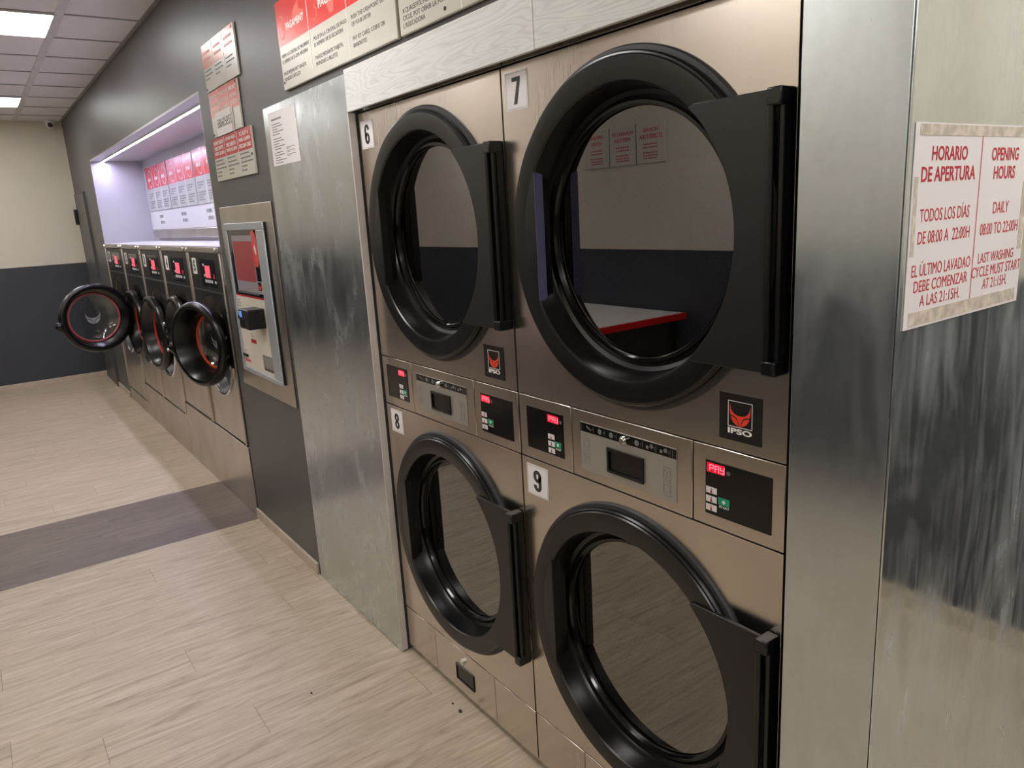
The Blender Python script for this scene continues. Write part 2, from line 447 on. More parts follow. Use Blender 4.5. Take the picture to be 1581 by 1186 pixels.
# access door beside the far wall
d = struct(MB().box(-7.14, -6.42, WY-.018, WY-.001, .012, 2.0).build('door_1', M['wall_dark'], bevel=.002))
MB().box(-7.15, -7.10, WY-.05, WY-.019, 1.70, 1.86).build('door_closer', M['black_satin'], d, bevel=.004)
MB().box(-6.42, -6.405, WY-.022, WY-.001, .0, 2.012).box(-7.14, -6.405, WY-.022, WY-.001, 2.0, 2.012).build('door_frame', M['wall_dark'], d)

struct(MB().box(-.0095, -.0055, WY-.006, -.005, .004, 1.9275).build('trim_4', M['white_edge'], bevel=.0005))
# ------------------------------------------------------------------ ceiling lights
cnt = 0
lab = {(-2.97, -.75): 'square ceiling light panel at the top left corner of the photo', (-5.92, -.75): 'small square ceiling light panel nearest the far beige wall'}
for lx in (-5.92, -2.97, -.03, 2.92):
    for ly in (-.75, -1.96):
        t = thing('ceiling_light', lab.get((lx, ly), 'square white ceiling light panel, unseen, added to brighten the space around the corner'), 'light', (lx, ly, ZC), 'ceiling light panels')
        MB().box(-.275, .275, -.28, .28, -.008, -.004).build('diffuser', M['panel_light'], t, smooth=False)
        m = MB()
        for a, b, c, e in ((-.29, .29, -.295, -.28), (-.29, .29, .28, .295), (-.29, -.275, -.28, .28), (.275, .29, -.28, .28)): m.box(a, b, c, e, -.012, 0)
        m.build('frame', M['tbar'], t, smooth=False)
for lx in (2.2, 3.6):  # unseen panels added to brighten the floor mirrored in the side sheet
  t = thing('ceiling_light', 'square white ceiling light panel, unseen, added to brighten the space around the corner', 'light', (lx, .8, ZC), 'ceiling light panels')
  MB().box(-.275, .275, -.28, .28, -.008, -.004).build('diffuser', M['panel_light'], t, smooth=False)
  m = MB()
  for a, b, c, e in ((-.29, .29, -.295, -.28), (-.29, .29, .28, .295), (-.29, -.275, -.28, .28), (.275, .29, -.28, .28)): m.box(a, b, c, e, -.012, 0)
  m.build('frame', M['tbar'], t, smooth=False)
t = thing('led_strip', 'long bright white light strip along the alcove ceiling above the washers', 'light', (0, 0, 0))
MB().box(RX0+.02, RX1-.02, .061, .079, RZ1-.006, RZ1-.002).build('diffuser', M['led'], t, smooth=False)
MB().box(RX0+.01, RX1-.01, .052, .061, RZ1-.009, RZ1).box(RX0+.01, RX1-.01, .079, .088, RZ1-.009, RZ1).build('channel', M['white'], t, smooth=False)
# security camera in the far corner
t = thing('security_camera', 'small white round security camera under the ceiling in the far corner', 'camera', (XF+.09, -.14, ZC-.005))
MB().cylx((0, 0, 0), (0, 0, -.02), .05, 28).build('mount', M['white'], t, bevel=.004)
MB().sphere((.01, 0, -.04), .042).build('housing', M['white'], t)
MB().cylx((.03, -.004, -.047), (.056, -.006, -.053), .024, 24).build('lens', M['black_gloss'], t, bevel=.003)

# ------------------------------------------------------------------ fox mark
FOXA = [(-.93, .85), (-.84, .42), (-.66, .16), (-.42, 0.), (-.15, -.06), (0, -.07), (.15, -.06), (.42, 0.), (.66, .16), (.84, .42), (.93, .85),
        (.92, .2), (.86, -.08), (.5, -.13), (.26, -.3), (.1, -.62), (.045, -.98), (-.045, -.98), (-.1, -.62), (-.26, -.3), (-.5, -.13), (-.86, -.08), (-.92, .2)]
FOXB = [(-.84, -.17), (-.5, -.24), (-.3, -.4), (-.16, -.66), (-.1, -.93), (-.34, -.86), (-.6, -.66), (-.76, -.42)]
def fox(m, fr, cx, cz, sx, sz, d0, d1):
    m.poly3(fr, [(cx+x*sx, cz+y*sz) for x, y in FOXA], d0, d1)
    m.poly3(fr, [(cx+x*sx, cz+y*sz) for x, y in FOXB], d0, d1)
    m.poly3(fr, [(cx-x*sx, cz+y*sz) for x, y in FOXB[::-1]], d0, d1)
    return m

# ------------------------------------------------------------------ stacked dryers
DCX, DR = .396, .36
def dryer_door(root, zc, fr, film, name_label=None):
    cx = DCX
    # moulded ring: the door part itself
    prof = [(.349, -.004), (.349, -.017), (.3465, -.0205), (.343, -.0215), (.3405, -.0245), (.300, -.0255), (.296, -.0245), (.2935, -.021),
            (.2905, .0), (.2865, .024), (.283, .032), (.274, .036), (.267, .033), (.263, .027), (.2575, .027), (.255, .034), (.253, .05), (.262, .055), (.300, .045), (.300, -.004)]
    door = MB().lathe(prof, cx, zc, 128, close=True).build('door', M['black'], root, angle=22)
    MB().lathe([(.302, .0), (.302, -.006), (.352, -.0085), (.358, -.007), (.361, -.003), (.361, 0.)], cx, zc, 128, close=True).build('door_gasket', M['flange'], door)
    MB().lathe([(.0001, .040), (.2535, .040)], cx, zc, 96).build('door_glass', M['glass'], door, fix=False)
    MB().lathe([(.2535, .033), (.2565, .0265), (.2585, .0265), (.2565, .034)], cx, zc, 96, close=True).build('glass_bead', M['black_gloss'], door)
    # hinge plate on the right, its left edge follows the ring
    pts = [(cx+.296*math.cos(a), zc+.296*math.sin(a)) for a in [math.radians(48.5-97*i/24) for i in range(25)]]
    pts = [(.604, zc+.2275)] + pts + [(.604, zc-.2275), (.762, zc-.2275), (.762, zc+.2275)]
    MB().prism(pts, -.0305, -.0215).build('hinge_plate', M['black_satin'], door, bevel=.0015)
    bar = MB()
    bar.box(.759, .786, -.043, -.002, zc+.201, zc+.229); bar.build('hinge_cap', M['black'], door, bevel=.003)
    MB().box(.759, .786, -.043, -.002, zc-.229, zc-.203).build('hinge_cap', M['black'], door, bevel=.003)
    bar = MB(); bar.cylx((.7645, -.037, zc-.204), (.7645, -.037, zc+.202), .0062, 14); bar.cylx((.781, -.030, zc-.204), (.781, -.030, zc+.202), .0048, 14)
    bar.box(.768, .786, -.022, -.003, zc-.204, zc+.202)
    bar.build('hinge_bar', M['black'], door)
    # grip on the left: a straight inner edge across the ring
    a = math.asin(.146/.2935)
    pts = [(cx-.2565, zc-.146)] + [(cx-.298*math.cos(b), zc+.298*math.sin(b)) for b in [-a+2*a*i/20 for i in range(21)]] + [(cx-.2565, zc+.146)]
    MB().prism(pts, -.0265, .018).build('grip', M['black'], door, bevel=.0012)
    MB().box(cx-.2564, cx-.2545, -.0255, -.001, zc-.145, zc+.145).build('grip_edge', M['film'] if film else M['black_satin'], door, bevel=.0006,
        label='purplish grip edge' if film else None)
    # drum behind the glass
    bm = MB(); n = 96; R_ = .335; y0, y1 = .075, .60
    uv = bm.bm.loops.layers.uv.new('UVMap'); rows = []
    for i in range(n):
        b = 2*PI*i/n
        rows.append([bm.bm.verts.new((cx+R_*math.cos(b), y, zc+R_*math.sin(b))) for y in (y0, y1)])
    for i in range(n):
        A, B = rows[i], rows[(i+1) % n]
        f = bm.bm.faces.new((A[0], B[0], B[1], A[1]))
        for lp, (u_, v_) in zip(f.loops, ((i/n, y0), ((i+1)/n, y0), ((i+1)/n, y1), (i/n, y1))): lp[uv].uv = (u_*2*PI*R_, v_)
    rr = [.0, .12, .24, R_]
    prev = None
    for r_ in rr[1:]:
        ring = [bm.bm.verts.new((cx+r_*math.cos(2*PI*i/n), y1-.02*(1-r_/R_), zc+r_*math.sin(2*PI*i/n))) for i in range(n)]
        for i in range(n):
            j = (i+1) % n
            if prev is None:
                if i == 0: f = bm.bm.faces.new(ring); loops = f.loops
                else: continue
            else: f = bm.bm.faces.new((prev[i], prev[j], ring[j], ring[i])); loops = f.loops
            for lp in loops: lp[uv].uv = (lp.vert.co.x-cx+3, lp.vert.co.z-zc+3)
        prev = ring
    drm = bm.build('drum', M['drum'], root)
    for k in range(3):
        b = 2*PI*k/3+.5
        rot = Matrix.Rotation(-b, 4, 'Y')
        fins = MB().box(cx+.30*math.cos(b)-.035, cx+.30*math.cos(b)+.035, y0+.01, y1-.03, zc+.30*math.sin(b)-.012, zc+.30*math.sin(b)+.012, rot)
        fins.build('drum_fin', M['grey_metal'], drm, bevel=.006)
    MB().lathe([(.258, .062), (.258, .072), (.385, .072), (.385, .062)], cx, zc, 96, close=True).build('drum_front', M['black_satin'], drm)
    return door

def seg_pay(m, fr, x0, z0, wch, h, gap, d):
    tk = h*.13
    segs = {'a': (0, 1, 1, 1), 'b': (1, .5, 1, 1), 'c': (1, 0, 1, .5), 'd': (0, 0, 1, 0), 'e': (0, 0, 0, .5), 'f': (0, .5, 0, 1), 'g': (0, .5, 1, .5)}
    for i, ch in enumerate(('abefg', 'abcefg', 'bcdfg')):
        ox = x0+i*(wch+gap)
        for q in ch:
            ax, az, bx, bz = segs[q]
            m.quad3(fr, ox+ax*wch-tk/2, ox+bx*wch+tk/2, z0+az*h-tk/2, z0+bz*h+tk/2, 0, d)

def digit(m, ch, fr, x0, x1, z0, z1):
    w_, h = x1-x0, z1-z0; t = w_*.37; n = 14
    def arc(cx, cz, rx, rz, a0, a1):
        P = []; Q = []
        for i in range(n+1):
            a = a0+(a1-a0)*i/n
            P.append((cx+rx*math.cos(a), cz+rz*math.sin(a))); Q.append((cx+(rx-t)*math.cos(a), cz+(rz-t*.8)*math.sin(a)))
        for i in range(n): m.poly3(fr, [P[i], P[i+1], Q[i+1], Q[i]], 0, .0003)
    def loop(a, b):                                  # closed stadium between heights a and b
        r = w_/2; cx = (x0+x1)/2; q = min(r, (b-a)/2)
        arc(cx, b-q, r, q, 0, PI); arc(cx, a+q, r, q, PI, 2*PI)
        if b-a > 2*q+1e-6: m.quad3(fr, x0, x0+t, a+q, b-q, 0, .0003); m.quad3(fr, x1-t, x1, a+q, b-q, 0, .0003)
    def V(f): return z0+h*f
    r = w_/2; cx = (x0+x1)/2
    if ch == '8': loop(V(0), V(.54)); loop(V(.46), V(1))
    elif ch == '6':
        loop(V(0), V(.58)); arc(cx, V(1)-r, r, r, 0, PI); m.quad3(fr, x0, x0+t, V(.25), V(1)-r, 0, .0003); m.quad3(fr, x1-t, x1, V(.70), V(1)-r, 0, .0003)
    elif ch == '9':
        loop(V(.42), V(1)); arc(cx, V(0)+r, r, r, PI, 2*PI); m.quad3(fr, x1-t, x1, V(0)+r, V(.75), 0, .0003); m.quad3(fr, x0, x0+t, V(0)+r, V(.30), 0, .0003)
    else:
        m.poly3(fr, [(x0, V(.84)), (x1-t*1.05, V(.84)), (x0+w_*.16, V(0)), (x0+w_*.56, V(0)), (x1, V(.86)), (x1, V(1)), (x0, V(1))], 0, .0003)
    return m
def control(root, fr, x0, x1, z0, z1, flip, cx0):
    p = MB().quad3(fr, x0, x1, z0, z1, 0, .0012).build('control_panel', M['black_gloss'], root)
    b = x1 if flip else x0
    sg = -1 if flip else 1
    def box(a, c): return (min(b+sg*a, b+sg*c), max(b+sg*a, b+sg*c))
    if flip: dx0, dx1, bx0, bx1, sx0, sx1 = x1-.058, x1-.0165, x1-.058, x1-.033, x1-.0325, x1-.0075
    else: dx0, dx1, bx0, bx1, sx0, sx1 = x0+.004, x0+.0455, x0+.002, x0+.0278, x0+.0315, x0+.058
    MB().quad3(fr, dx0, dx1, 1.0875, 1.1065, .0012, .0022).build('display', M['display_red'], p)
    m = MB(); seg_pay(m, (fr[0]+fr[3]*.0022, fr[1], fr[2], fr[3]), dx0+.007, 1.0912, .0085, .0115, .0042, .0004)
    m.build('display_digits', M['display_lit'], p)
    rx = dx1+.0085
    ring = MB()
    for r_ in (0,):
        pts = [(rx+.0045*math.cos(2*PI*i/20), 1.0945+.0045*math.sin(2*PI*i/20)) for i in range(20)]
        ring.poly3(fr, pts, .0012, .0016)
    ring.build('symbol', M['grey_metal'], p)
    for zc in (1.0506, 1.0322, 1.0146):
        o = MB().quad3(fr, bx0, bx1, zc-.0065, zc+.0065, .0012, .0022).build('button', M['button_white'], p, bevel=.0008, label='white button')
        c = (bx0+bx1)/2
        MB().quad3(fr, c-.001, c+.001, zc-.002, zc+.0045, .0022, .0026).quad3(fr, c-.0022, c+.0022, zc-.0048, zc-.0012, .0022, .0026).build('thermometer', M['ink_red'], p)
    MB().quad3(fr, sx0, sx1, 1.0265, 1.0415, .0012, .0024).build('button', M['button_green'], p, bevel=.0008, label='green start button')
    c = (sx0+sx1)/2
    MB().poly3(fr, [(c-.0045, 1.034), (c, 1.0295), (c+.0045, 1.034), (c, 1.0385)], .0024, .0027).poly3(fr, [(c-.0022, 1.034), (c, 1.0318), (c+.0022, 1.034), (c, 1.0362)], .0027, .0028).build('start_symbol', M['text_white'], p)
    MB().text('START', (fr[0]+fr[3]*.0012, fr[1], fr[2], fr[3]), x0=sx0+.002, x1=sx1-.001, y0=1.0205, y1=1.0248, bold=.015).build('lettering', M['text_white'], p)

def dryer(x, label, upnum, lownum, upper_film):
    r = thing('stacked_dryer', label, 'dryer', (x, 0, 0), 'stacked tumble dryers')
    W = .786; g2 = .0012; fr = front(-.0002)
    m = MB()
    m.box(.002, .012, .02, .88, .02, 1.955); m.box(W-.010, W, .02, .88, .02, 1.955); m.box(.002, W, .87, .88, .02, 1.955)
    m.box(.002, W, .02, .88, 1.945, 1.955); m.box(.002, W, .02, .88, .02, .03); m.box(.012, W-.01, .03, .88, 1.055, 1.065); m.box(.012, W-.01, .012, .03, .96, 1.15)
    m.box(.012, W-.01, .012, .03, .03, .2)
    m.build('casing', M['void'], r)
    MB().box(.01, W-.01, .026, .06, 0, .028).build('plinth', M['void'], r)
    MB().box(.002, W, .004, .02, 1.9285, 1.957).build('header_strip', M['steel'], r, bevel=.0015)
    MB().holed(.002, W, 1.1435, 1.924, DCX, 1.5345, .301, 0, .018).build('upper_front', M['steel'], r, bevel=.0022, smooth=False)
    MB().holed(.002, W, .1925, .9715, DCX, .5815, .301, 0, .018).build('lower_front', M['steel'], r, bevel=.0022, smooth=False)
    for a, b in ((.002, .2080), (.211, .5760), (.579, W)):
        MB().box(a, b, 0, .018, .9745, 1.1405).build('control_plate', M['steel'], r, bevel=.0018)
    for a, b in ((.002, .2080), (.579, W)):
        MB().box(a, b, 0, .018, .028, .1885).build('base_plate', M['steel'], r, bevel=.0018)
    lint = MB().box(.211, .5760, 0, .018, .028, .1885).build('lint_drawer', M['steel'], r, bevel=.0018)
    m = MB(); m.box(.347, .455, -.004, .001, .121, .128); m.box(.347, .455, -.004, .001, .069, .074); m.box(.347, .352, -.004, .001, .074, .121); m.box(.450, .455, -.004, .001, .074, .121)
    m.box(.352, .450, -.0012, .0005, .074, .121)
    m.build('handle', M['black'], lint, bevel=.001)
    MB().cylx((.395, .0, .153), (.395, -.008, .153), .0105, 24).cylx((.395, -.008, .153), (.395, -.0095, .153), .006, 16).build('lock', M['chrome'], lint, bevel=.001)
    dryer_door(r, 1.5345, fr, upper_film); dryer_door(r, .5815, fr, False)
    control(r, fr, .034, .1775, 1.0035, 1.1135, True, 0); control(r, fr, .6105, .7595, 1.0005, 1.1108, False, 0)
    # centre panel
    p = MB().quad3(fr, .2425, .5362, .996, 1.113, 0, .001).build('instruction_plate', M['panel_grey'], r, bevel=.0004)
    st = MB().quad3(fr, .2425, .5362, 1.0907, 1.1115, .001, .0014).build('icon_strip', M['black_gloss'], p)
    m = MB()
    for k, ix in enumerate((.272, .309, .346, .425, .464, .503)):
        if k == 0: m.poly3(fr, [(ix-.009, 1.104), (ix-.007, 1.107), (ix+.009, 1.099), (ix+.007, 1.096)], .0014, .0017)
        elif k in (1, 3): m.poly3(fr, [(ix+.0065*math.cos(2*PI*i/18), 1.101+.0065*math.sin(2*PI*i/18)) for i in range(18)], .0014, .0017)
        elif k == 2:
            m.poly3(fr, [(ix+.0065*math.cos(2*PI*i/18), 1.101+.0065*math.sin(2*PI*i/18)) for i in range(18)], .0014, .0017)
        else:
            m.poly3(fr, [(ix-.008+.004*math.cos(2*PI*i/12), 1.099+.004*math.sin(2*PI*i/12)) for i in range(12)], .0014, .0017)
            m.poly3(fr, [(ix+.004+.005*math.cos(2*PI*i/12), 1.103+.005*math.sin(2*PI*i/12)) for i in range(12)], .0014, .0017)
        m.quad3(fr, ix+.0165, ix+.0172, 1.094, 1.108, .0014, .0017)
        m.poly3(fr, [(ix+.0125, 1.097), (ix+.0142, 1.101), (ix+.0125, 1.105)], .0014, .0017)
    m.quad3(fr, .247, .2475, 1.093, 1.109, .0014, .0017); m.quad3(fr, .526, .527, 1.093, 1.109, .0014, .0017)
    m.build('icons', M['ink_grey'], st)
    m = MB(); m.box(.334, .446, -.006, -.001, 1.064, 1.0715); m.box(.334, .446, -.006, -.001, 1.0135, 1.019); m.box(.334, .340, -.006, -.001, 1.019, 1.064); m.box(.440, .446, -.006, -.001, 1.019, 1.064); m.box(.34, .44, -.0018, -.001, 1.019, 1.064)
    m.build('handle', M['black'], p, bevel=.0015)
    MB().cylx((.389, -.001, 1.099), (.389, -.010, 1.099), .0105, 24).cylx((.389, -.010, 1.099), (.389, -.0125, 1.099), .0075, 20).build('lock', M['chrome'], p, bevel=.0012)
    for bx in (.252, .5):
        m = MB()
        lo = 1.014 if bx < .3 else 1.006
        def fr_rect(a, b, c, d):
            q = .0006
            m.quad3(fr, a, b, c, c+q, .001, .0013); m.quad3(fr, a, b, d-q, d, .001, .0013); m.quad3(fr, a, a+q, c, d, .001, .0013); m.quad3(fr, b-q, b, c, d, .001, .0013)
        fr_rect(bx, bx+.021, lo, lo+.030); fr_rect(bx, bx+.021, lo+.034, lo+.062)
        for zz in (lo+.015, lo+.048):
            n = 24
            for i in range(n):
                a0, a1 = 2*PI*i/n, 2*PI*(i+1)/n
                m.poly3(fr, [(bx+.0105+rr*math.cos(a), zz+rr*math.sin(a)) for rr, a in ((.0085, a0), (.0092, a0), (.0092, a1), (.0085, a1))], .001, .0013)
            if (bx < .3) == (zz < lo+.03): m.quad3(fr, bx+.0095, bx+.0115, zz-.004, zz+.004, .001, .0013)
        m.build('diagram', M['ink_grey'], p)
    # brand plate, frame, mark and letters
    b = MB().quad3(fr, .6425, .7348, 1.1628, 1.2525, 0, .0012).build('logo_plate', M['black_satin'], r)
    m = MB(); q = .0012
    m.quad3(fr, .662, .7155, 1.2378, 1.2378+q, .0012, .0015); m.quad3(fr, .662, .7155, 1.1895, 1.1895+q, .0012, .0015)
    m.quad3(fr, .662, .662+q, 1.1895, 1.2378, .0012, .0015); m.quad3(fr, .7155-q, .7155, 1.1895, 1.2378, .0012, .0015)
    m.text('IPSO', (fr[0]+fr[3]*.0012, fr[1], fr[2], fr[3]), x0=.6622, x1=.7152, y0=1.1765, y1=1.1872, bold=.035)
    m.build('lettering', M['text_white'], b)
    fox(MB(), fr, .68875, 1.2135, .0242, .0228, .0012, .0016).build('fox_emblem', M['logo_red'], b)
    # number stickers
    for num, a, c, z0, z1 in ((upnum, .0175 if upnum == '7' else .0128, .1025 if upnum == '7' else .1, 1.8245 if upnum == '7' else 1.8145, 1.9085 if upnum == '7' else 1.8995), (lownum, .022 if lownum == '9' else .033, .1085 if lownum == '9' else .1165, .873 if lownum == '9' else .879, .9565 if lownum == '9' else .959)):
        s = MB().quad3(fr, a, c, z0, z1, 0, .0008).build('number_sticker', M['paper'], r)
        m = MB(); q = .0007; e = .003
        for bb in ((a+e, c-e, z0+e, z0+e+q), (a+e, c-e, z1-e-q, z1-e), (a+e, a+e+q, z0+e, z1-e), (c-e-q, c-e, z0+e, z1-e)): m.quad3(fr, *bb, .0008, .001)
        m.build('border', M['ink_grey'], s)
        cw = (c-a); cc = (a+c)/2
        digit(MB(), num, (fr[0]+fr[3]*.0008, fr[1], fr[2], fr[3]), cc-cw*.19, cc+cw*.19, z0+.0125, z1-.0125).build('numeral', M['ink'], s)
    return r
dryer(.002, 'stainless steel dryer stack with number 6 above and 8 below, beside the galvanised panel', '6', '8', False)
dryer(.792, 'stainless steel dryer stack with number 7 above and 9 below, nearest the camera', '7', '9', True)

# ------------------------------------------------------------------ cladding around the dryers
t = thing('metal_panel', 'galvanised metal panel between the dark wall and dryer 6', 'panel', (-.42, WY, 0))
MB().box(-.385, .410, -.006, -.001, .004, 2.045).build('sheet', M['galv_left'], t, bevel=.001)
t = thing('metal_panel', 'narrow galvanised metal strip right of dryers 7 and 9', 'panel', (1.685, WY, 0))
MB().box(-.083, .0805, -.006, -.001, .003, 2.6).build('sheet', M['galv_strip'], t, bevel=.0012)
t = thing('metal_panel', 'scuffed galvanised metal panel behind the opening hours notice', 'panel', (XC, .6, 0))
MB().box(.001, .004, -.629, 1.03, .003, 2.6).build('sheet', M['galv_side'], t, bevel=.001)
tag(MB().box(.004, .969, WY-.012, WY-.001, 1.9285, 2.054).build('wooden_board', M['white_wood'], bevel=.0015), 'whitewashed wood grain board above dryer 6, left of the joint', 'board')
tag(MB().box(.970, 1.598, WY-.0115, WY-.001, 1.929, 2.054).build('wooden_board', M['white_wood'], bevel=.0015), 'whitewashed wood grain board above dryer 7, right of the joint', 'board')

# ------------------------------------------------------------------ signs
def bars(m, fr, x0, x1, z, h, d=.0003):             # a line of print too small to read
    x = x0
    while x < x1-.002:
        wl = random.uniform(.012, .035)*(x1-x0)/.2
        e = min(x1, x+wl); m.quad3(fr, x, e, z, z+h, 0, d); x = e+h*.55
def sh(fr, d): return (fr[0]+fr[3]*d, fr[1], fr[2], fr[3])

# big instruction sign above dryer 6
t = thing('wall_sign', 'large red and grey payment sign above dryer 6', 'sign', (-.52, WY, 2.07), 'instruction signs')
f0 = front(-.001)
MB().quad3(f0, 0, .897, 0, .295, 0, .011).build('board', M['sign_grey'], t, bevel=.003)
f1 = front(-.0121)
hd = MB().quad3(f1, 0.001, .896, .147, .294, 0, .0003).build('header', M['sign_red'], t)
m = MB(); f2 = front(-.01245)
for cx_ in (.289, .591): m.quad3(front(-.0121), cx_-.0022, cx_+.0022, .001, .294, 0, .0008)
m.build('divider', M['text_white'], t)
m = MB()
m.text('PAGAMENT', f2, x0=.086, x1=.256, y0=.188, y1=.212, bold=.03)
m.text('PAGO', f2, x0=.385, x1=.50, y0=.192, y1=.216, bold=.03); m.text('PAYMENT', f2, x0=.69, x1=.86, y0=.192, y1=.216, bold=.03)
m.build('title', M['text_white'], t)
for ox in (.03, .33, .63): MB().text('3', f2, x0=ox, x1=ox+.042, y0=.165, y1=.245, bold=-.02).build('numeral', M['text_pink'], t)
for ox in (.185, .47, .8):
    MB().poly3(f2, [(ox, .16), (ox+.03, .16), (ox+.036, .19), (ox+.075, .2), (ox+.075, .22), (ox+.036, .23), (ox+.03, .26), (ox-.02, .235), (ox-.03, .2)], 0, .0002).build('hand_symbol', M['text_pink'], t)
for ox, wd, L in ((.018, .262, ('PREMI A LA CENTRAL DE PAGAMENT', 'EL NÚMERO DE LA SEVA MÀQUINA', None, 'PAGUI MITJANÇANT TARGETA,', 'MONEDES O BITLLETS')),
                  (.322, .262, ('PULSE EN LA CENTRAL DE PAGO', 'EL NÚMERO DE SU SECADORA', None, 'PAGUE MEDIANTE TARJETA,', 'MONEDAS O BILLETES')),
                  (.618, .262, ('PUSH THE CASH POINT BUTTON', 'OF YOUR DRYER', None, 'PAY BY CARD, COINS OR', 'BANKNOTES'))):
    m = MB()
    for k, s_ in enumerate(L):
        if not s_: continue
        z = .108-k*.0195
        full = max(len(q) for q in L if q)
        m.text(s_, f1, x0=ox, x1=ox+wd*len(s_)/full, y0=z, h=.0125)
    m.build('lettering', M['ink'], t)
MB().cylx((.016, -.0122, .026), (.016, -.0135, .026), .005, 14).build('screw', M['black'], t)
# next sign, cut by the top of the photo
t = thing('wall_sign', 'red and grey sign above dryer 7, cut off by the top edge', 'sign', (.392, WY, 2.07), 'instruction signs')
MB().quad3(f0, 0, .897, 0, .295, 0, .011).build('board', M['sign_grey'], t, bevel=.003)
MB().quad3(f1, 0.001, .896, .147, .294, 0, .0003).build('header', M['sign_red'], t)
m = MB()
for cx_ in (.31, .60): m.quad3(front(-.0121), cx_-.0022, cx_+.0022, .001, .294, 0, .0008)
m.build('divider', M['text_white'], t)
m = MB()
for ox, L in ((.022, ('A QUALSEVOL MOMENT DEL', 'CICLE, POT OBRIR LA PORTA DE', "L'ASSECADORA")),):
    for k, s_ in enumerate(L): m.text(s_, f1, x0=ox, x1=ox+.268*len(s_)/28, y0=.0535-k*.0185, h=.0125)
m.build('lettering', M['ink'], t)
MB().cylx((.235, -.0122, .018), (.235, -.0135, .018), .005, 14).build('screw', M['black'], t)

# three small signs by the alcove
def small_sign(x0, x1, z0, z1, split, label, heads, bodies, mats, y=WY, dep=.008, screws=()):
    t = thing('wall_sign', label, 'sign', (x0, y, z0), 'small signs beside the washer alcove')
    W_, H_ = x1-x0, z1-z0
    fb = front(-.001); ff = front(-.001-dep-.0001); f3 = front(-.001-dep-.0005)
    MB().quad3(fb, 0, W_, 0, H_, 0, dep).build('board', M['sign_grey'], t, bevel=.002)
    MB().quad3(ff, .001, W_-.001, split*H_, H_-.001, 0, .0003).build('header', mats[0], t)
    m = MB()
    for k in (1, 2): m.quad3(ff, W_*k/3-.002, W_*k/3+.002, .001, H_-.001, 0, .0008)
    m.build('divider', M['text_white'], t)
    for k, L in enumerate(heads):
        n = len(L); m = MB()
        if not L:
            for i in range(2): bars(m, f3, W_*(k+.12)/3, W_*(k+.8)/3, H_*.78-i*.028, .011)
        for i, s_ in enumerate(L):
            z = H_*(split+(1-split)*(1-(i+.5)/n)*.82+.035)
            wd = W_/3*.82*min(1, len(s_)/12+.15)
            c = W_*(k+.5)/3
            m.text(s_, f3, x0=c-wd/2, x1=c+wd/2, y0=z-.008, y1=z+.009, bold=.02)
        m.build('title', mats[1], t)
    for k in range(3 if bodies else 0):
        m = MB()
        for i, (a, b) in enumerate(bodies):
            bars(m, ff, W_*(k+a)/3, W_*(k+b)/3, H_*(split-.08)-i*.0172, .006)
        m.build('lettering', M['ink_grey'], t)
    for sx, sz in screws: MB().cylx((W_*sx, -.001-dep, H_*sz), (W_*sx, -.003-dep, H_*sz), .006, 12).build('screw', M['black'], t)
    return t
small_sign(-1.538, -1.030, 2.214, 2.419, .5, 'uppermost of three small signs, pale and washed out by glare', ((), (), ()), ((.1, .7), (.1, .8), (.1, .5)),
           (plain('glare_red', (224, 142, 110), .25), M['text_pink']), screws=((.95, .93), (.03, .06)))  # glare painted into the header as a paler red
t = small_sign(-1.526, -1.076, 2.0095, 2.21, .45, 'middle of three small signs, with a white phone number paper taped on', (('CONTACTE', "D'INFORMACIÓ", 'I ASSISTÈNCIA'), ('CONTACTO DE', 'INFORMACIÓN', 'Y ASISTENCIA'), ('EMERGENCY', 'AND INFO', 'CONTACT')), (),
               (plain('worn_red', (214, 92, 70), .28), M['text_white']), screws=((.95, .95), (.03, .06)))
MB().quad3(front(-.0099), .072, .345, .0, .103, 0, .0006).build('paper_note', M['paper'], t)
MB().text('686605855', front(-.0106), x0=.092, x1=.312, y0=.034, y1=.072, bold=.0).build('phone_number', M['ink'], t)
MB().quad3(front(-.0099), .312, .35, -.002, .1, .0008, .0012).build('tape', M['tape'], t)
small_sign(-1.562, -.969, 1.811, 2.005, .54, 'lowest of three small signs, about buying a discount card', (('OBTENIR TARGETA', 'DESCOMPTE', 'SPEED QUEEN'), ('OBTENER TARJETA', 'DESCUENTO', 'SPEED QUEEN'), ('TO BUY A', 'SPEED QUEEN', 'DISCOUNT CARD')),
           ((.08, .7), (.08, .78), (.08, .92), (.08, .5), (.08, .45)), (M['sign_red_deep'], M['text_white']), dep=.010, screws=((.97, .42),))
# QR notice on the galvanised sheet
t = thing('paper_notice', 'white paper notice at the top left corner of the galvanised panel', 'notice', (-.745, WY-.006, 1.82))
MB().quad3(front(-.0004), .0, .292, 0, .2, 0, .0008).build('sheet', M['paper'], t)
m = MB(); fn = front(-.0013)
for z, a, b in ((.168, .03, .14),): bars(m, fn, a, b, z, .006)
for z0 in (.152, .098, .047):
    for k, b in enumerate((.12, .145, .09, .15, .11)): bars(m, fn, .03, b, z0-k*.0095, .003)
for z in (.058, .045, .032): bars(m, fn, .165, .25, z, .002); bars(m, fn, .165, .2, z-.005, .002)
m.build('lettering', M['ink_grey'], t)

